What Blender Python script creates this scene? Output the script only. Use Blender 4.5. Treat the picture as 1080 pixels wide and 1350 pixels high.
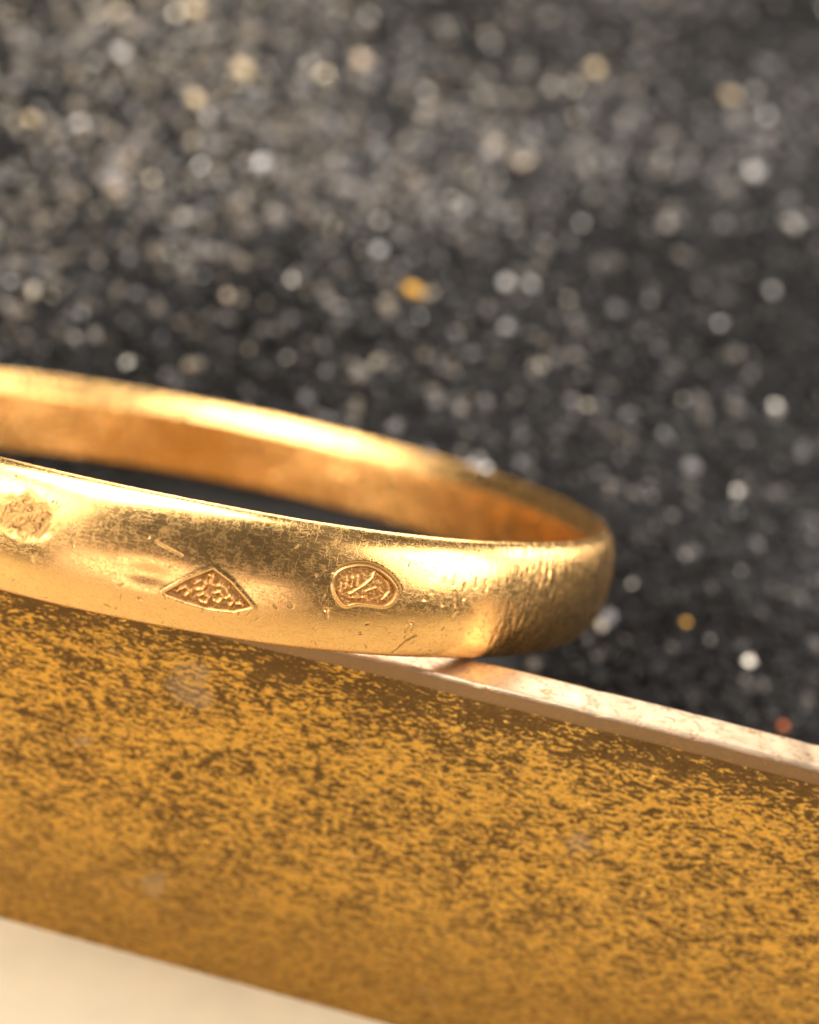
import bpy, math, random
import numpy as np
from mathutils import Matrix, Vector

for o in list(bpy.data.objects):
    bpy.data.objects.remove(o)
sc = bpy.context.scene
col = sc.collection
sc.unit_settings.scale_length = 0.01          # one unit is one centimetre
rng = np.random.default_rng(7)

# ------------------------------------------------------------------ camera
cd = bpy.data.cameras.new('camera')
cam = bpy.data.objects.new('camera', cd)
col.objects.link(cam)
sc.camera = cam
cam.matrix_world = Matrix(((0.97133797, -0.23770263, 0.0, 0.0),
                           (0.11885131, 0.48566899, -0.86602540, 0.0),
                           (0.20585651, 0.84120336, 0.5, 2.605),
                           (0, 0, 0, 1)))
cd.sensor_fit = 'HORIZONTAL'
cd.sensor_width = 36.0
cd.lens = 63.33
cd.clip_start = 0.05
cd.clip_end = 400.0
cd.dof.use_dof = True
cd.dof.focus_distance = 2.64
cd.dof.aperture_fstop = 0.80

# ------------------------------------------------------------------ light
w = bpy.data.worlds.new('World')
sc.world = w
w.use_nodes = True
w.node_tree.nodes['Background'].inputs[0].default_value = (1.0, 0.88, 0.82, 1)
w.node_tree.nodes['Background'].inputs[1].default_value = 0.10

def area(name, loc, target, sx, sy, power, color):
    ld = bpy.data.lights.new(name, 'AREA')
    ld.shape = 'RECTANGLE'
    ld.size, ld.size_y = sx, sy
    ld.energy = power
    ld.color = color
    o = bpy.data.objects.new(name, ld)
    col.objects.link(o)
    o.location = loc
    d = Vector(target) - Vector(loc)
    o.rotation_euler = d.to_track_quat('-Z', 'Y').to_euler()
    return o

MID = (-0.3, 3.0, 0.8)
area('back_softbox', (-0.2, 9.2, 5.4), MID, 7.0, 2.6, 540, (1.0, 0.90, 0.78))
area('overhead_softbox', (-1.5, 1.9, 6.2), MID, 3.4, 4.6, 640, (1.0, 0.93, 0.85))
area('front_fill', (0.5, -6.5, 1.3), MID, 9.0, 2.2, 180, (1.0, 0.77, 0.66))  # added unseen fill, gives the ring's middle a pinkish reflection
area('right_back_fill', (7.6, 7.6, 3.6), MID, 4.5, 3.2, 360, (1.0, 0.90, 0.80))  # added unseen fill, brightens the ring's right flank
area('left_window', (-5.0, -1.3, 3.9), MID, 4.4, 4.0, 440, (1.0, 0.87, 0.74))
area('right_fill', (5.6, 1.7, 3.6), MID, 3.4, 3.4, 330, (1.0, 0.88, 0.77))  # unseen fill standing in for a dim warm wall at right

sc.view_settings.view_transform = 'Standard'
sc.view_settings.look = 'None'
sc.view_settings.exposure = -0.10
sc.view_settings.gamma = 1.0

# ------------------------------------------------------------------ helpers
def mesh_from(name, V, F, mat, parent=None, smooth=True, uv=None, cols=None):
    me = bpy.data.meshes.new(name)
    V = np.asarray(V, np.float32)
    F = np.asarray(F, np.int32)
    n, k = F.shape
    me.vertices.add(len(V)); me.vertices.foreach_set('co', V.ravel())
    me.loops.add(n * k); me.loops.foreach_set('vertex_index', F.ravel())
    me.polygons.add(n)
    me.polygons.foreach_set('loop_start', np.arange(0, n * k, k, dtype=np.int32))
    me.polygons.foreach_set('loop_total', np.full(n, k, np.int32))
    me.polygons.foreach_set('use_smooth', np.full(n, bool(smooth)))
    me.update(calc_edges=True)
    if uv is not None:
        l = me.uv_layers.new(name='UVMap')
        l.data.foreach_set('uv', np.asarray(uv, np.float32)[F.ravel()].ravel())
    if cols is not None:
        a = me.color_attributes.new('tint', 'FLOAT_COLOR', 'POINT')
        a.data.foreach_set('color', np.asarray(cols, np.float32).ravel())
    me.validate()
    me.materials.append(mat)
    o = bpy.data.objects.new(name, me)
    col.objects.link(o)
    if parent is not None:
        o.parent = parent
    return o

def grid_faces(nr, nc, wrap_r=False, wrap_c=False):
    i = np.arange(nr if wrap_r else nr - 1)
    j = np.arange(nc if wrap_c else nc - 1)
    I, J = np.meshgrid(i, j, indexing='ij')
    I2, J2 = (I + 1) % nr, (J + 1) % nc
    return np.stack([I * nc + J, I * nc + J2, I2 * nc + J2, I2 * nc + J], -1).reshape(-1, 4)

def tag(o, label=None, cat=None, group=None, kind=None):
    for k, v in (('label', label), ('category', cat), ('group', group), ('kind', kind)):
        if v:
            o[k] = v

class NT:
    """small helper round a material's node tree"""
    def __init__(self, name):
        self.mat = bpy.data.materials.new(name)
        self.mat.use_nodes = True
        self.t = self.mat.node_tree
        self.b = self.t.nodes['Principled BSDF']
    def n(self, kind, **kw):
        x = self.t.nodes.new(kind)
        for k, v in kw.items():
            setattr(x, k, v)
        return x
    def set(self, sock, v):
        if hasattr(v, 'is_output') or isinstance(v, bpy.types.NodeSocket):
            self.t.links.new(v, sock)
        else:
            sock.default_value = v
    def math(self, op, a, b=None, c=None, clamp=False):
        x = self.n('ShaderNodeMath', operation=op, use_clamp=clamp)
        for i, v in enumerate((a, b, c)):
            if v is not None:
                self.set(x.inputs[i], v)
        return x.outputs[0]
    def mapping(self, vec, scale=(1, 1, 1), rot=(0, 0, 0), loc=(0, 0, 0)):
        x = self.n('ShaderNodeMapping')
        self.set(x.inputs[0], vec)
        x.inputs['Scale'].default_value = scale
        x.inputs['Rotation'].default_value = rot
        x.inputs['Location'].default_value = loc
        return x.outputs[0]
    def noise(self, vec, scale, detail=2.0, rough=0.5, dist=0.0):
        x = self.n('ShaderNodeTexNoise')
        self.set(x.inputs['Vector'], vec)
        x.inputs['Scale'].default_value = scale
        x.inputs['Detail'].default_value = detail
        x.inputs['Roughness'].default_value = rough
        x.inputs['Distortion'].default_value = dist
        return x.outputs[0]
    def remap(self, v, a, b, lo=0.0, hi=1.0, smooth=False):
        x = self.n('ShaderNodeMapRange')
        if smooth:
            x.interpolation_type = 'SMOOTHSTEP'
        self.set(x.inputs[0], v)
        for i, k in enumerate((a, b, lo, hi)):
            x.inputs[i + 1].default_value = k
        return x.outputs[0]
    def mix(self, f, a, b):
        x = self.n('ShaderNodeMix', data_type='RGBA')
        self.set(x.inputs[0], f)
        self.set(x.inputs[6], a)
        self.set(x.inputs[7], b)
        return x.outputs[2]
    def bump(self, h, strength, dist, normal=None):
        x = self.n('ShaderNodeBump')
        x.inputs['Strength'].default_value = strength
        x.inputs['Distance'].default_value = dist
        self.set(x.inputs['Height'], h)
        if normal is not None:
            self.set(x.inputs['Normal'], normal)
        return x.outputs[0]
    def worm(self, vec, scale, width, sx=1.0, sy=1.0, rot=0.0, detail=1.0, seed=0.0, dist=0.0):
        """thin scratch lines: 1 on a line, 0 off it"""
        v = self.mapping(vec, (sx, sy, 1), (0, 0, rot), (seed, seed * 1.7, seed * .3))
        f = self.noise(v, scale, detail, 0.5, dist)
        d = self.math('ABSOLUTE', self.math('SUBTRACT', f, 0.5))
        line = self.remap(d, 0.0, width, 1.0, 0.0, True)
        gate = self.noise(self.mapping(vec, (1, 1, 1), (0, 0, 0), (seed * 3 + 5, seed, 0)), scale * .45, 1.0)
        return self.math('MULTIPLY', line, self.remap(gate, .42, .58, 0.0, 1.0))

def uvs(m):
    return m.n('ShaderNodeUVMap').outputs[0]
def objco(m):
    return m.n('ShaderNodeTexCoord').outputs['Object']

# ------------------------------------------------------------------ materials
def ring_gold(name, base, rough, scr=1.0, dirt=0.5):
    m = NT(name)
    uv = uvs(m)
    layers = [m.worm(uv, 95, .035, .8, 1.0, .5, 1.5, 1.3, .6),
              m.worm(uv, 150, .045, .5, 1.0, -.6, 1.0, 4.1),
              m.worm(uv, 60, .016, .35, 1.6, .25, 1.0, 7.7),
              m.worm(uv, 48, .012, 1.5, .35, .45, 1.0, 9.2),
              m.worm(uv, 80, .018, .09, 1.1, .30, .5, 12.4),
              m.worm(uv, 90, .014, .08, 1.0, -.45, .5, 15.1),
              m.worm(uv, 70, .012, .06, 1.2, 1.1, .5, 17.9)]
    s = layers[0]
    for q, l in enumerate(layers[1:]):
        s = m.math('ADD', s, l if q < 3 else m.math('MULTIPLY', l, .55))
    s = m.math('MINIMUM', s, 1.3)
    # the right flank of the band is worn into short diagonal dents
    sep = m.n('ShaderNodeSeparateXYZ'); m.set(sep.inputs[0], uv)
    flank = m.remap(sep.outputs[0], -.86, -.62, 0, 1, True)
    dents = m.noise(m.mapping(uv, (1.5, .55, 1), (0, 0, -.75)), 50, 2.0, .55, .5)
    dents = m.math('MULTIPLY', dents, m.math('MULTIPLY_ADD', flank, 1.0, .004))
    fine = m.noise(uv, 340, 3, .6)
    speck = m.remap(m.noise(m.mapping(uv, (1, 1, 1), (0, 0, 0), (2, 9, 0)), 120, 2.0, .5), .70, .76, 0, 1)
    h = m.math('SUBTRACT', m.math('MULTIPLY', fine, .03), m.math('MULTIPLY', s, .30 * scr))
    h = m.math('SUBTRACT', h, m.math('MULTIPLY', speck, .8))
    h = m.math('ADD', h, m.math('MULTIPLY', dents, 19.0))
    m.set(m.b.inputs['Normal'], m.bump(h, .35, .00065))
    big = m.noise(uv, 9, 3, .6, .4)
    c = m.mix(m.remap(big, .35, .65), base, (base[0] * .97, base[1] * .93, base[2] * .92, 1))
    d = m.math('ADD', m.math('MULTIPLY', s, .30 * dirt), m.math('MULTIPLY', speck, .75 * dirt), clamp=True)
    # the third mark, rubbed almost away, keeps brown grime between its lines
    off = m.n('ShaderNodeVectorMath', operation='SUBTRACT'); m.set(off.inputs[0], uv); off.inputs[1].default_value = (-1.735, .034, 0)
    sc_ = m.n('ShaderNodeVectorMath', operation='MULTIPLY'); m.set(sc_.inputs[0], off.outputs[0]); sc_.inputs[1].default_value = (15, 22, 0)
    ln = m.n('ShaderNodeVectorMath', operation='LENGTH'); m.set(ln.inputs[0], sc_.outputs[0])
    rag = m.math('ADD', ln.outputs['Value'], m.math('MULTIPLY_ADD', m.noise(uv, 45, 2), 1.2, -.6))
    inm = m.remap(rag, .55, 1.15, 1, 0, True)
    grime = m.math('MULTIPLY', inm, m.math('MULTIPLY_ADD', m.worm(uv, 85, .07, 1, 1, .8, 1.0, 2.7, .5), .4, .6))
    at = m.n('ShaderNodeVertexColor', layer_name='tint')
    asep = m.n('ShaderNodeSeparateColor'); m.set(asep.inputs[0], at.outputs[0])
    grime = m.math('MAXIMUM', grime, asep.outputs[0])
    d = m.math('MAXIMUM', d, grime)
    c = m.mix(d, c, (.13, .066, .02, 1))
    m.set(m.b.inputs['Base Color'], c)
    m.b.inputs['Metallic'].default_value = 1.0
    m.set(m.b.inputs['Roughness'], m.math('ADD', m.remap(big, .3, .7, rough - .03, rough + .05),
                                         m.math('MULTIPLY_ADD', s, .12, m.math('MULTIPLY', grime, .45))))
    return m.mat

GOLD = (0.97, 0.612, 0.228, 1)
M_ring = ring_gold('worn_gold', GOLD, .215)
M_mark = ring_gold('stamped_gold', (.82, .47, .17, 1), .34, .6, 1.2)

def bar_face_mat():
    m = NT('tarnished_gold_face')
    oc = objco(m)
    # object x runs along the bar, z up its face: bring them into a flat pair of axes
    sep = m.n('ShaderNodeSeparateXYZ'); m.set(sep.inputs[0], oc)
    cmb = m.n('ShaderNodeCombineXYZ')
    m.set(cmb.inputs[0], sep.outputs[0]); m.set(cmb.inputs[1], sep.outputs[2])
    v = cmb.outputs[0]
    warp = m.noise(m.mapping(v, (1, 1, 1)), 5.0, 2, .5)
    v1 = m.mapping(v, (.50, 1.25, 1), (0, 0, .38))
    fine = m.noise(v1, 56, 3.0, .6, 1.8)
    v2 = m.mapping(v, (.38, 1.3, 1), (0, 0, -.15), (3, 1, 0))
    fine2 = m.noise(v2, 105, 2.5, .55, 1.4)
    mid = m.noise(m.mapping(v, (.8, 1.1, 1), (0, 0, .2), (7, 2, 0)), 8.5, 3.0, .6, .3)
    f = m.math('ADD', m.math('MULTIPLY', fine, .52), m.math('MULTIPLY', fine2, .48))
    f = m.math('ADD', f, m.math('MULTIPLY', m.math('SUBTRACT', mid, .5), .20))
    # dark mottling is denser close under the rim, sparser below it
    rim_bias = m.remap(sep.outputs[2], .915, .80, -.065, .008, True)
    f = m.math('ADD', f, rim_bias)
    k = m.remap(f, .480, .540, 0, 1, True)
    pores = m.worm(v, 75, .06, .6, 1.1, .35, 1.5, 3.3, .8)
    k = m.math('MULTIPLY', k, m.math('MULTIPLY_ADD', pores, -.7, 1.0))
    low = m.remap(sep.outputs[2], .50, .12, 0, .62, True)
    k = m.math('ADD', m.math('MULTIPLY', k, m.math('SUBTRACT', 1.0, low)), m.math('MULTIPLY', low, .36))
    grey = m.remap(m.noise(m.mapping(v, (1, 1, 1), (0, 0, 0), (11, 4, 0)), 5.5, 2, .5), .66, .74, 0, .45, True)
    hue = m.noise(v, 3.0, 2)
    bright = m.mix(hue, (.80, .435, .07, 1), (.72, .41, .085, 1))
    dark = m.mix(m.noise(v, 26, 3), (.105, .060, .02, 1), (.225, .130, .046, 1))
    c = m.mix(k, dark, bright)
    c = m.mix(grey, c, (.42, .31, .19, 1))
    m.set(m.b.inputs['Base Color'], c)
    m.b.inputs['Metallic'].default_value = 1.0
    m.set(m.b.inputs['Roughness'], m.remap(k, 0, 1, .58, .30))
    lines = m.worm(v, 70, .03, .5, 1.2, .3, 1.5, 3.3, .6)
    h = m.math('SUBTRACT', m.math('MULTIPLY', k, .6), m.math('MULTIPLY', lines, .5))
    m.set(m.b.inputs['Normal'], m.bump(h, .8, .006))
    return m.mat

def rim_mat(name, base, rough):
    m = NT(name)
    oc = objco(m)
    s = m.worm(oc, 60, .03, .5, 1.0, .5, 1.5, 1.3, .6)
    s = m.math('ADD', s, m.worm(oc, 90, .03, .6, 1.0, -.7, 1.0, 5.1))
    s = m.math('ADD', s, m.worm(oc, 40, .012, .2, 2.0, .05, 1.0, 2.2))
    s = m.math('MINIMUM', s, 1.2)
    big = m.noise(oc, 7, 3, .6)
    c = m.mix(m.math('MULTIPLY', s, .85), base, (.34, .19, .08, 1))
    m.set(m.b.inputs['Base Color'], c)
    m.b.inputs['Metallic'].default_value = 1.0
    m.set(m.b.inputs['Roughness'], m.remap(big, .3, .7, rough - .04, rough + .07))
    h = m.math('SUBTRACT', m.math('MULTIPLY', m.noise(oc, 220, 3), .25), m.math('MULTIPLY', s, .5))
    m.set(m.b.inputs['Normal'], m.bump(h, .38, .0022))
    return m.mat

def ground_mat():
    m = NT('dark_grit_bed')
    oc = objco(m)
    n1 = m.noise(oc, 16, 5, .65)
    c = m.mix(n1, (.002, .002, .003, 1), (.008, .008, .009, 1))
    m.set(m.b.inputs['Base Color'], c)
    m.b.inputs['Roughness'].default_value = .75
    m.set(m.b.inputs['Normal'], m.bump(m.noise(oc, 45, 5, .7), .9, .02))
    return m.mat

def grit_mat():
    m = NT('dark_grit')
    a = m.n('ShaderNodeVertexColor', layer_name='tint')
    oc = objco(m)
    n1 = m.noise(oc, 60, 3, .6)
    c = m.n('ShaderNodeMix', data_type='RGBA', blend_type='MULTIPLY')
    c.inputs[0].default_value = 1.0
    m.set(c.inputs[6], a.outputs[0])
    m.set(c.inputs[7], m.mix(n1, (.55, .55, .55, 1), (1.25, 1.25, 1.25, 1)))
    m.set(m.b.inputs['Base Color'], c.outputs[2])
    m.set(m.b.inputs['Metallic'], m.remap(a.outputs[1], 0, 1, 0, 1))
    m.b.inputs['Roughness'].default_value = .38
    m.b.inputs['Specular IOR Level'].default_value = .18
    return m.mat

def table_mat():
    m = NT('cream_card')
    oc = objco(m)
    c = m.mix(m.remap(m.noise(oc, 7, 4, .6), .3, .7), (.45, .395, .285, 1), (.51, .435, .31, 1))
    m.set(m.b.inputs['Base Color'], c)
    m.b.inputs['Roughness'].default_value = .6
    m.set(m.b.inputs['Normal'], m.bump(m.noise(oc, 60, 4), .1, .005))
    return m.mat

def bright_grain_mat(name, colr, rough):
    m = NT(name)
    oc = objco(m)
    c = m.mix(m.noise(oc, 40, 2), colr, tuple(x * .8 for x in colr[:3]) + (1,))
    m.set(m.b.inputs['Base Color'], c)
    m.b.inputs['Metallic'].default_value = .85
    m.b.inputs['Roughness'].default_value = rough
    return m.mat

# ------------------------------------------------------------------ the setting
SL = .238
def ground_z(x, y):
    return (y - 2.40) * SL - .06

def fbm(x, y, seed, octs, base):
    r = np.random.default_rng(seed)
    z = np.zeros_like(x); amp = 1.0; f = base
    for _ in range(octs):
        for _k in range(5):
            a = r.uniform(0, 2 * np.pi); p = r.uniform(0, 6.28)
            z += amp * .3 * np.sin(f * (x * np.cos(a) + y * np.sin(a)) * r.uniform(.7, 1.3) + p)
        amp *= .55; f *= 2.0
    return z

def relief(x, y):
    return .042 * fbm(x, y, 3, 3, 2.2) + .012 * fbm(x, y, 4, 2, 14.0)

gx = np.linspace(-7, 7, 420); gy = np.concatenate([np.linspace(2.405, 8.5, 330), np.linspace(8.6, 16, 60)])
GX, GY = np.meshgrid(gx, gy)
fade = np.clip((GY - 2.405) / .25, 0, 1)
GZ = ground_z(GX, GY) + relief(GX, GY) * fade
g = mesh_from('ground', np.stack([GX, GY, GZ], -1).reshape(-1, 3), grid_faces(len(gy), len(gx)), ground_mat())
tag(g, kind='structure')

def ico():
    import bmesh
    bm = bmesh.new(); bmesh.ops.create_icosphere(bm, subdivisions=1, radius=1.0)
    V = np.array([v.co[:] for v in bm.verts]); F = np.array([[v.index for v in f.verts] for f in bm.faces])
    bm.free(); return V, F
IV, IF = ico()

def grit(n):
    # denser near the bar, thinner far back, over the part of the bed that can be seen
    y = 2.45 + (rng.random(n) ** 1.15) * 7.2
    x = (rng.random(n) - .5) * (4.6 + (y - 2.4) * .75)
    # keep clear of where the ring's back edge touches down
    r = rng.uniform(.008, .024, n) * (1 + .10 * (y - 2.4))
    keep = ~((np.hypot(x + .52, (y - 2.95)) > .80) & (np.hypot(x + .52, (y - 2.95)) < 1.06) & (y > 3.2))
    x, y, r = x[keep], y[keep], r[keep]; n = len(x)
    z = ground_z(x, y) + relief(x, y) + r * .15
    sc3 = rng.uniform(.6, 1.25, (n, 1, 3)) * r[:, None, None]
    jit = 1 + rng.uniform(-.25, .25, (n, len(IV), 1))
    ang = rng.uniform(0, 6.28, (n, 3))
    ca, sa = np.cos(ang), np.sin(ang)
    Rz = np.zeros((n, 3, 3)); Rx = np.zeros((n, 3, 3))
    Rz[:, 0, 0] = ca[:, 0]; Rz[:, 0, 1] = -sa[:, 0]; Rz[:, 1, 0] = sa[:, 0]; Rz[:, 1, 1] = ca[:, 0]; Rz[:, 2, 2] = 1
    Rx[:, 1, 1] = ca[:, 1]; Rx[:, 1, 2] = -sa[:, 1]; Rx[:, 2, 1] = sa[:, 1]; Rx[:, 2, 2] = ca[:, 1]; Rx[:, 0, 0] = 1
    P = IV[None] * jit * sc3
    P = np.einsum('nij,nkj->nki', Rz @ Rx, P) + np.stack([x, y, z], -1)[:, None, :]
    F = (IF[None] + (np.arange(n) * len(IV))[:, None, None]).reshape(-1, 3)
    clump = np.exp(.75 * fbm(x, y, 77, 3, 2.4))
    base = rng.uniform(.002, .011, n) * (1 + 1.6 * np.clip((y - 3.4) / 3.0, 0, 1)) * np.clip(clump, .35, 2.4)  # tone lifted with distance, painting brighter far light into the grit
    tint = np.stack([base * 1.0, base, base * 1.06, np.zeros(n)], -1)
    k = rng.random(n)
    far = np.clip((y - 3.2) / 3.0, 0, 1) * np.clip(1.0 - .38 * x, .35, 1.9) * np.clip(clump, .4, 2.0)  # more pale and shiny grains far left, painting in the haze there
    pale = k < .03 + .22 * far
    b2 = rng.uniform(.05, .26, n) * (1 + .45 * np.clip(far - .4, 0, 1.2))
    warm = rng.random(n)
    warm = np.clip(warm * (1 - .35 * x), 0, 1)
    pc = np.stack([b2, b2 * (.99 - .13 * warm), b2 * (1.06 - .38 * warm), np.zeros(n)], -1)
    tint[pale] = pc[pale]
    shiny = (k > .40) & (k < .404 + .034 * far * np.clip(.7 - .5 * x, .3, 1.6))
    b3 = rng.uniform(.35, .8, n)
    sc_ = np.stack([b3, b3 * (1 - .12 * warm), b3 * (1.03 - .36 * warm), np.ones(n)], -1)
    tint[shiny] = sc_[shiny]
    C = np.repeat(tint, len(IV), 0)
    o = mesh_from('grit', P.reshape(-1, 3), F, grit_mat(), smooth=False, cols=C)
    tag(o, 'dark grey sparkling grit covering the slope behind the gold bar', 'grit', kind='stuff')
grit(62000)

TX, TY = np.meshgrid(np.linspace(-6, 6, 40), np.linspace(-5, 2.2655, 40))
t = mesh_from('table_top', np.stack([TX, TY, -.012 - .040 * TX], -1).reshape(-1, 3), grid_faces(40, 40), table_mat())
tag(t, kind='structure')

# ------------------------------------------------------------------ gold bar (a flat plate on its long edge)
ZT, YF, YR = .955, 2.264, 2.356
def arc(cy, cz, r, a0, a1, n):
    a = np.radians(np.linspace(a0, a1, n))
    return [(cy + r * math.cos(x), cz + r * math.sin(x)) for x in a]
XS = np.linspace(-2.6, 2.3, 500)
def extrude(name, prof, mat, parent=None, closed=False, wob=.0018, caps=False):
    prof = np.array(prof)
    nx, npf = len(XS), len(prof)
    V = np.zeros((nx, npf, 3))
    V[..., 0] = XS[:, None]
    dz = wob * fbm(XS, XS * 0, 21, 3, 9.0)
    nk = np.random.default_rng(13)
    for _ in range(26):
        dz -= nk.uniform(.0004, .0016) * np.exp(-((XS - nk.uniform(-1, 1.2)) / nk.uniform(.006, .02)) ** 2)
    dy = wob * fbm(XS, XS * 0 + 3.3, 22, 3, 9.0)
    wgt = np.clip((prof[:, 1] - .8) / .1, 0, 1)
    V[..., 1] = prof[None, :, 0] + dy[:, None] * wgt[None]
    V[..., 2] = prof[None, :, 1] + dz[:, None] * wgt[None]
    return mesh_from(name, V.reshape(-1, 3), grid_faces(nx, npf, wrap_c=closed)[:, ::-1], mat, parent)

CH_Y, CH_Z = .009, .031              # the narrow chamfer between rim and face
face_top = (YF, ZT - CH_Z)
yc = YF + CH_Y
body_prof = [(YR, .93), (YR, .6), (YR, .3), (YR, -.108)] + arc(YR - .01, -.108, .01, 0, -90, 4) + \
            arc(YF + .01, -.108, .01, -90, -180, 4) + [(YF, .2), (YF, .4), (YF, .6), (YF, .75), (YF, ZT - CH_Z - .004), face_top]
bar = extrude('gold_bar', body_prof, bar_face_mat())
tag(bar, 'wide flat gold bar with mottled brown tarnish standing on edge beneath the ring', 'gold bar')
extrude('chamfer', [face_top, (YF + .001, ZT - CH_Z + .006)] +
        [(YF + .001 + (CH_Y - .003) * a, ZT - CH_Z + .006 + (CH_Z - .012) * a) for a in np.linspace(.1, 1, 6)],
        rim_mat('brown_gold_chamfer', (.26, .165, .075, 1), .45), bar)['label'] = 'dull brown chamfer below the bright rim'
x0 = YF + .001 + CH_Y - .003; z0 = ZT - CH_Z + .006 + CH_Z - .012
rim_prof = [(x0, z0), (x0 + .002, ZT - .0025), (x0 + .007, ZT)] + [(yy, ZT) for yy in np.linspace(x0 + .012, YR - .014, 8)] + \
           arc(YR - .010, ZT - .010, .010, 85, 0, 7) + [(YR, .93)]
extrude('rim', rim_prof, rim_mat('polished_gold_rim', (.54, .41, .285, 1), .40), bar)['label'] = 'bright polished top rim of the bar'
# end caps
for xe in (XS[0], XS[-1]):
    P = [(yy, zz) for yy, zz in body_prof[3:]] + [(x0, z0), (x0 + .007, ZT), (YR - .01, ZT), (YR, ZT - .01)]
    V = [(xe, p[0], p[1]) for p in P]
    me = bpy.data.meshes.new('bar_end'); me.from_pydata(V, [], [list(range(len(V)))]); me.update()
    me.materials.append(bar.data.materials[0])
    o = bpy.data.objects.new('end_face', me); col.objects.link(o); o.parent = bar

# ------------------------------------------------------------------ the ring
RI, H, T0, BT, B = .932, .2388, .025, .058, .012
A_R = 1 - RI - T0
pp = np.linspace(-np.pi / 2, np.pi / 2, 4001)
_r, _z = A_R * np.cos(pp), H / 2 * np.sin(pp)
_arc = np.concatenate([[0], np.cumsum(np.hypot(np.diff(_r), np.diff(_z)))]); _arc -= _arc[2000]
ARC = _arc[-1]
def dome(tt):
    """arc length along the dome -> r, z, outward normal (r, z)"""
    ph = np.interp(tt, _arc, pp)
    r, z = RI + T0 + A_R * np.cos(ph), H / 2 * np.sin(ph)
    nr, nz = np.cos(ph) / A_R, np.sin(ph) / (H / 2)
    l = np.hypot(nr, nz) + 1e-9
    return r, z, nr / l, nz / l

LOZ = [(-1.47, -0.0512), (-1.4331, -0.0184), (-1.393, 0.0084), (-1.3587, -0.0097), (-1.3125, -0.0481), (-1.3435, -0.0615), (-1.389, -0.0644), (-1.4306, -0.0591)]
STAMP = [(-1.175, 0.0217), (-1.1631, 0.0431), (-1.1305, 0.0543), (-1.1036, 0.0549), (-1.0747, 0.045), (-1.0488, 0.025), (-1.0429, 0.0104), (-1.0569, -0.0137), (-1.0908, -0.0117), (-1.1232, -0.0124), (-1.1419, -0.0223), (-1.1615, -0.0064)]
S_STROKES = [[(-1.1564, 0.019), (-1.1564, -0.001)], [(-1.1452, 0.0302), (-1.1466, 0.0104)], [(-1.1354, 0.0341), (-1.1354, 0.0144)], [(-1.1251, 0.0367), (-1.1244, 0.0177)], [(-1.1354, 0.0512), (-1.1088, 0.053), (-1.0947, 0.05), (-1.0978, 0.0348), (-1.1139, 0.019), (-1.137, 0.0017)], [(-1.0882, 0.0437), (-1.0667, 0.0309), (-1.0579, 0.0144), (-1.0705, -0.0044)], [(-1.1067, 0.0097), (-1.0868, 0.019), (-1.0712, 0.0104)], [(-1.1354, -0.0057), (-1.1039, -0.0023)]]
L_STROKES = [[(-1.4478, -0.0424), (-1.4355, -0.0315), (-1.4245, -0.0399), (-1.4324, -0.0487)], [(-1.4203, -0.0237), (-1.4103, -0.0144), (-1.3988, -0.0197), (-1.4047, -0.0309), (-1.414, -0.0328)], [(-1.3981, -0.0023), (-1.3881, -0.005), (-1.3904, -0.0184), (-1.3804, -0.021)], [(-1.4093, -0.0443), (-1.4012, -0.038), (-1.3904, -0.0437), (-1.393, -0.0561), (-1.4028, -0.0537)], [(-1.3827, -0.0341), (-1.3739, -0.0302), (-1.365, -0.0393), (-1.3722, -0.0506), (-1.3799, -0.0487)], [(-1.3599, -0.0405), (-1.354, -0.0341), (-1.3449, -0.0431), (-1.3503, -0.0518)], [(-1.3762, -0.0184), (-1.3631, -0.0237), (-1.3596, -0.0302)], [(-1.3393, -0.0475), (-1.33, -0.045), (-1.3265, -0.0506)]]
WORN = [(-1.7881, 0.065), (-1.7237, 0.073), (-1.6777, 0.0354), (-1.6912, -0.0017), (-1.7475, -0.011), (-1.7813, 0.011)]
PITS = [(-1.7781, 0.099), (-1.5113, -0.0685), (-1.0964, -0.0713), (-0.9956, -0.0424), (-1.1757, -0.0328), (-1.2418, -0.0341), (-0.727, 0.0894), (-0.9809, 0.007)]
SCRATCH = [[(-0.9776, -0.0673), (-0.9946, -0.0801), (-1.0072, -0.1072)], [(-0.9183, 0.0573), (-0.9193, 0.0367)], [(-0.8936, 0.0412), (-0.8896, 0.0117)], [(-0.8642, 0.0537), (-0.8635, 0.0348)], [(-0.8394, 0.0506), (-0.8345, 0.0315)], [(-0.9405, 0.0157), (-0.9379, -0.0023)], [(-0.9134, 0.0256), (-0.9064, -0.0037)], [(-1.1757, -0.0328), (-1.1706, -0.0475)], [(-1.5001, 0.0386), (-1.4499, 0.0223)]]

def segd(S, T, a, b):
    a = np.array(a); b = np.array(b); d = b - a
    k = np.clip(((S - a[0]) * d[0] + (T - a[1]) * d[1]) / (d @ d + 1e-12), 0, 1)
    return np.hypot(S - a[0] - k * d[0], T - a[1] - k * d[1])
def lined(S, T, line):
    return np.min([segd(S, T, line[i], line[i + 1]) for i in range(len(line) - 1)], 0)
def sdf(S, T, poly):
    """signed distance, negative inside"""
    n = len(poly)
    d = np.min([segd(S, T, poly[i], poly[(i + 1) % n]) for i in range(n)], 0)
    ins = np.zeros(S.shape, bool)
    for i in range(n):
        (x1, y1), (x2, y2) = poly[i], poly[(i + 1) % n]
        c = ((y1 > T) != (y2 > T)) & (S < (x2 - x1) * (T - y1) / (y2 - y1 + 1e-12) + x1)
        ins ^= c
    return np.where(ins, -d, d)
def sstep(x, a, b):
    k = np.clip((x - a) / (b - a), 0, 1); return k * k * (3 - 2 * k)
def smooth_poly(P, it=2):
    P = np.array(P)
    for _ in range(it):
        Q = np.roll(P, -1, 0)
        P = np.stack([.75 * P + .25 * Q, .25 * P + .75 * Q], 1).reshape(-1, 2)
    return [tuple(p) for p in P]
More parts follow.
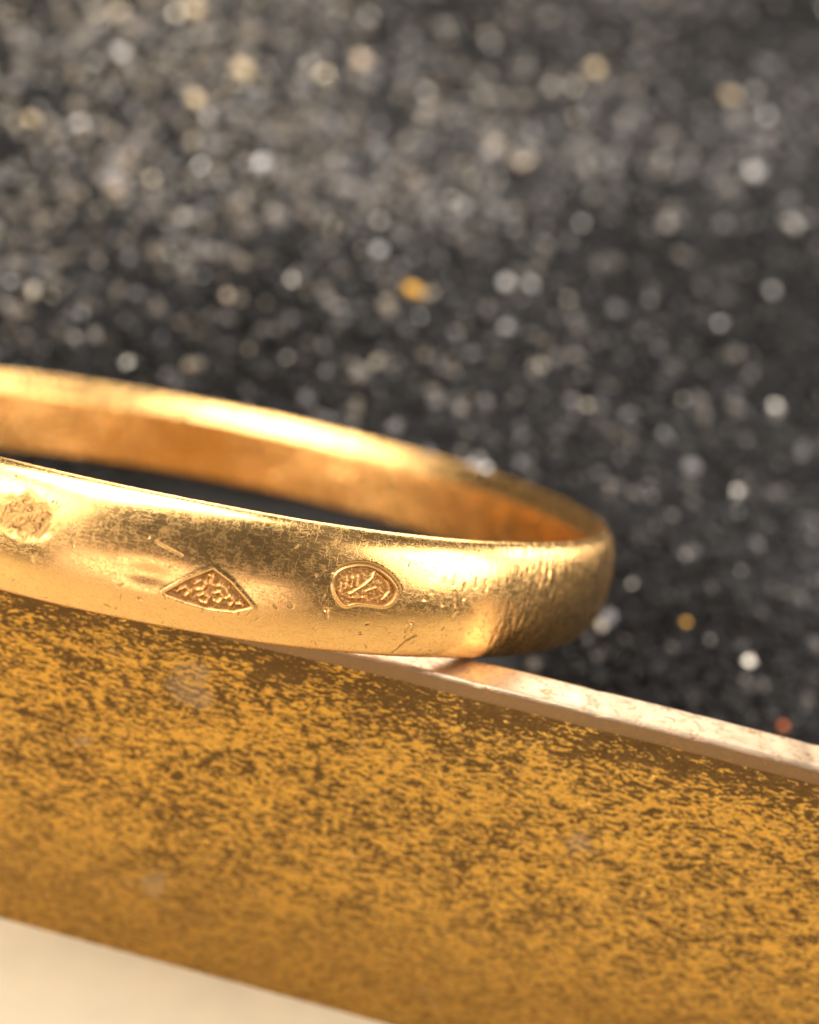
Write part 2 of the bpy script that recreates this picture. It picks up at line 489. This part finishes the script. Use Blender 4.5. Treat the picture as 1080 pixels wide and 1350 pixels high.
STAMP_S = smooth_poly(STAMP, 2)
WORN_S = smooth_poly(WORN, 2)
DEP_L, DEP_S = .0062, .0055
rr = random.Random(5)
MICRO = []
for _ in range(80):                    # short dark nicks along the lower half and flank
    s0 = rr.uniform(-1.75, -.55); t0 = rr.uniform(-.115, .075) if rr.random() < .5 else rr.uniform(-.115, -.05)
    a = rr.gauss(1.35, .45); L = rr.uniform(.003, .012)
    MICRO.append(((s0, t0), (s0 + L * math.cos(a), t0 + L * math.sin(a)), rr.uniform(.0009, .0017)))

def height(S, T):
    h = np.zeros_like(S)
    def win(a, b, c, d):
        return np.nonzero((S > a) & (S < b) & (T > c) & (T < d))
    # broad unevenness of a hand-worn band
    h += .0010 * fbm(S * 1.0, T * 2.0, 31, 3, 7.0)
    w_ = win(-1.56, -1.24, -.10, .06)
    d = sdf(S[w_], T[w_], LOZ)
    h[w_] += -(DEP_L + .003) * sstep(d, .0015, -.0035) + .0020 * np.exp(-((d - .0040) / .0038) ** 2)
    # the flat the punch left beside the lozenge
    h[w_] += -.004 * np.exp(-((S[w_] + 1.50) / .05) ** 2 - ((T[w_] + .022) / .02) ** 2)
    w_ = win(-1.24, -.99, -.06, .10)
    d = sdf(S[w_], T[w_], STAMP_S)
    up = sstep(T[w_] + (S[w_] + 1.11) * .25, .0, .05)
    h[w_] += -(DEP_S + .003) * sstep(d, .001, -.003) + .0026 * np.exp(-((d - .002) / .0022) ** 2) * (1 - .6 * up)
    teeth = .5 + .5 * np.sin(np.arctan2(T[w_] - .018, S[w_] + 1.11) * 60)
    h[w_] += -.0050 * np.exp(-((d - .0062) / .0028) ** 2) * up * (.45 + .55 * teeth)
    w_ = win(-1.86, -1.64, -.04, .11)
    d = sdf(S[w_], T[w_], WORN_S)
    k = sstep(d, .008, -.012)
    wv = np.sin(fbm(S[w_], T[w_], 41, 2, 190.0) * 3.6)
    h[w_] += k * (-.0015 + .0005 * wv)
    for ps, pt in PITS:
        w_ = win(ps - .02, ps + .02, pt - .02, pt + .02)
        h[w_] += -.0025 * np.exp(-(((S[w_] - ps) / .0035) ** 2 + ((T[w_] - pt) / .0028) ** 2))
    for ln in SCRATCH:
        L = np.array(ln); a, b = L.min(0) - .01, L.max(0) + .01
        w_ = win(a[0], b[0], a[1], b[1])
        if len(w_[0]):
            h[w_] += -.0017 * np.exp(-(lined(S[w_], T[w_], ln) / .0014) ** 2)
    for p, q, wd in MICRO:
        w_ = win(min(p[0], q[0]) - .006, max(p[0], q[0]) + .006, min(p[1], q[1]) - .006, max(p[1], q[1]) + .006)
        if len(w_[0]):
            h[w_] += -.0011 * np.exp(-(segd(S[w_], T[w_], p, q) / wd) ** 2)
    return h

def grime_of(S, T):
    g = np.zeros_like(S)
    d = sdf(S, T, LOZ); g = np.maximum(g, .6 * np.exp(-((d + .001) / .0024) ** 2))
    d = sdf(S, T, STAMP_S); up = sstep(T + (S + 1.11) * .25, -.01, .04)
    g = np.maximum(g, .6 * np.exp(-((d - .0005) / .0022) ** 2))
    g = np.maximum(g, .85 * up * np.exp(-((d - .006) / .003) ** 2))
    for ps, pt in PITS:
        g = np.maximum(g, .8 * np.exp(-(((S - ps) / .003) ** 2 + ((T - pt) / .0024) ** 2)))
    for ln in SCRATCH:
        g = np.maximum(g, .75 * np.exp(-(lined(S, T, ln) / .0013) ** 2))
    for p, q, wd in MICRO[:45]:
        g = np.maximum(g, .6 * np.exp(-(segd(S, T, p, q) / wd) ** 2))
    return g

def ring_points(S, T, extra=None):
    r, z, nr, nz = dome(T)
    hh = height(S, T) if extra is None else extra
    r = r + nr * hh; z = z + nz * hh
    return np.stack([r * np.cos(S), r * np.sin(S), z], -1)

ths = np.concatenate([np.arange(-2.15, -1.86, .006), np.arange(-1.86, -.98, .0018), np.arange(-.98, -.5, .003),
                      np.arange(-.5, .9, .010), np.arange(.9, 2 * np.pi - 2.15 - .005, .014)])
tts = np.linspace(-ARC, ARC, 150)
Sg, Tg = np.meshgrid(ths, tts, indexing='ij')
D = ring_points(Sg, Tg)
# bevel, inside wall, bevel close the loop (from the dome's top edge back to its bottom edge)
zi, zo = H / 2 - BT, -H / 2 + B
prof_in = [(RI + T0 * (1 - k), H / 2 - BT * k) for k in (.06, .12, .3, .5, .7, .85, .93, .97)] + \
          [(RI + .0006, zi + .0008), (RI, zi - .002), (RI, zi - .006)] + \
          [(RI, zz) for zz in np.linspace(zi - .014, zo + .014, 9)] + \
          [(RI, zo + .004), (RI, zo + .001), (RI + .002, zo - .002), (RI + .008, zo - .006)]
pi_ = np.array(prof_in)
# slow dents on the inside wall, softened engraving near the right end
ins = np.zeros((len(ths), len(pi_), 3))
dent = .0022 * fbm(ths * 1.0, ths * 0, 51, 3, 9.0)[:, None] * np.ones(len(pi_))[None]
eng = .0016 * np.sin(ths * 46) * sstep(ths, .15, .35) * sstep(ths, 1.05, .75)
mid_ = np.exp(-((pi_[:, 1] + .03) / .045) ** 2)
rr_in = pi_[None, :, 0] + (dent + eng[:, None]) * mid_[None]
ins[..., 0] = rr_in * np.cos(ths)[:, None]; ins[..., 1] = rr_in * np.sin(ths)[:, None]; ins[..., 2] = pi_[None, :, 1]
V = np.concatenate([D, ins], 1)
t_in = ARC + np.concatenate([[0], np.cumsum(np.hypot(np.diff(pi_[:, 0]), np.diff(pi_[:, 1])))]) + .03
UVr = np.stack([np.broadcast_to(ths[:, None], V.shape[:2]), np.broadcast_to(np.concatenate([tts, t_in])[None], V.shape[:2])], -1)
GR_ = np.zeros(V.shape[:2] + (4,)); GR_[..., 3] = 1
sel = (ths > -1.86) & (ths < -.5)
GR_[sel, :len(tts), 0] = grime_of(Sg[sel], Tg[sel])
ring = mesh_from('gold_ring', V.reshape(-1, 3), grid_faces(V.shape[0], V.shape[1], True, True), M_ring, uv=UVr.reshape(-1, 2), cols=GR_.reshape(-1, 4))
ring.matrix_world = Matrix(((0.99955601, -0.00427575, -0.02948720, -0.49312),
                            (0.01489779, 0.92878153, 0.37032814, 3.01642),
                            (0.02580374, -0.37060301, 0.92843286, 0.80078),
                            (0, 0, 0, 1)))
_p = Matrix.Translation((0, -.95, 0))
ring.matrix_world = ring.matrix_world @ _p @ Matrix.Rotation(math.radians(-.4), 4, 'X') @ _p.inverted()
tag(ring, 'worn gold band ring with two stamped hallmarks leaning on the gold bar', 'ring')

def mark(name, poly, depth, strokes, amp, sw, seed, label):
    P = np.array(poly); a, b = P.min(0) - .004, P.max(0) + .004
    s = np.arange(a[0], b[0], .0011); tt = np.arange(a[1], b[1], .0011)
    S, T = np.meshgrid(s, tt, indexing='ij')
    d = sdf(S, T, poly)
    hh = -depth + .0009 * np.sin(fbm(S, T, seed, 2, 330.0) * 3.2) + 0 * S
    for st in strokes:
        hh += amp * np.exp(-(lined(S, T, st) / sw) ** 2)
    rel = (hh + depth) / amp                       # grime settles between the raised lines
    cc = np.ones(S.shape + (4,)); cc[..., 0] = np.clip(.50 - .65 * rel, 0, .62)
    cc[..., 0] = np.maximum(cc[..., 0], .6 * np.exp(-((d + .001) / .0025) ** 2))
    P3 = ring_points(S, T, hh)
    F = grid_faces(len(s), len(tt))
    F = F[(d.ravel()[F] < -.0006).all(1)]
    used = np.unique(F); remap = -np.ones(S.size, int); remap[used] = np.arange(len(used))
    o = mesh_from(name, P3.reshape(-1, 3)[used], remap[F], M_mark, ring, uv=np.stack([S, T], -1).reshape(-1, 2)[used], cols=cc.reshape(-1, 4)[used])
    o['label'] = label
mark('hallmark', LOZ, DEP_L, L_STROKES, .0050, .0026, 61, 'lozenge hallmark filled with small curls')
mark('hallmark', STAMP_S, DEP_S, S_STROKES, .0045, .0020, 62, 'rounded head hallmark with a flat lower edge')

# ------------------------------------------------------------------ single bright grains lying in the grit
def flake_mesh(seed):
    r = np.random.default_rng(seed)
    v = IV * (1 + r.uniform(-.16, .16, (len(IV), 1))) * np.array([1, .9, .6])
    return v
GR = [  # x, y, size, colour, label
    ((-1.528, 6.774), .050, 'straw', 'large pale straw grain at the very top edge of the grit'),
    ((-1.283, 5.961), .048, 'straw', 'pale straw grain alone below the topmost bright one'),
    ((-1.429, 5.521), .036, 'buff', 'buff grain just above its close twin at upper left'),
    ((-1.399, 5.261), .034, 'buff', 'buff grain, lower of the close pair at upper left'),
    ((1.123, 6.485), .046, 'white', 'white grain shining alone at the upper right'),
    ((-1.176, 6.329), .052, 'straw', 'broad cream grain between the two straw coloured ones'),
    ((-1.698, 6.268), .050, 'white', 'bluish white grain at upper left'),
    ((-0.186, 5.004), .054, 'amber', 'small bright amber grain in the middle of the grit'),
    ((0.117, 6.178), .038, 'buff', 'beige grain right of the middle of the grit'),
    ((0.358, 7.245), .050, 'straw', 'beige grain near the top right of the middle'),
    ((-0.704, 6.664), .052, 'buff', 'double looking beige grain near the top middle'),
    ((-1.843, 5.566), .038, 'straw', 'tan grain by the left edge of the picture'),
    ((-1.550, 4.602), .030, 'white', 'grey white grain at the left edge, outer of a pair'),
    ((-1.463, 4.582), .030, 'white', 'grey white grain near the left edge, inner of a pair'),
    ((-0.824, 4.797), .030, 'buff', 'dim beige grain above the back of the ring'),
    ((0.152, 5.270), .034, 'white', 'greyish grain right of the amber grain'),
    ((0.246, 5.293), .032, 'white', 'silver grain, right half of the pair beside the amber grain'),
    ((1.023, 7.166), .052, 'straw', 'sandy grain at the far upper right'),
    ((0.895, 3.728), .024, 'amber', 'dull amber grain low on the right above the bar'),
    ((1.204, 3.457), .024, 'rust', 'rust red grain just above the rim at the right edge'),
]
COL = {'straw': (.95, .78, .52, 1), 'buff': (.80, .66, .52, 1), 'white': (.80, .80, .80, 1), 'amber': (.95, .55, .12, 1), 'rust': (.75, .22, .08, 1)}
MG = {k: bright_grain_mat(k + '_grain', v, .45) for k, v in COL.items()}
for i, ((x, y), s, cn, lab) in enumerate(GR):
    me_o = mesh_from('bright_grain', flake_mesh(100 + i) * s * (.92 if y > 5 else .7), IF, MG[cn], smooth=True)
    xx, yy = np.array([x]), np.array([y])
    me_o.location = (x, y, float(ground_z(xx, yy)[0] + relief(xx, yy)[0]) + s * .7)
    me_o.rotation_euler = (.5, .1 * (i % 3), i * 1.3)
    tag(me_o, lab, 'grain', 'bright grains in the dark grit')
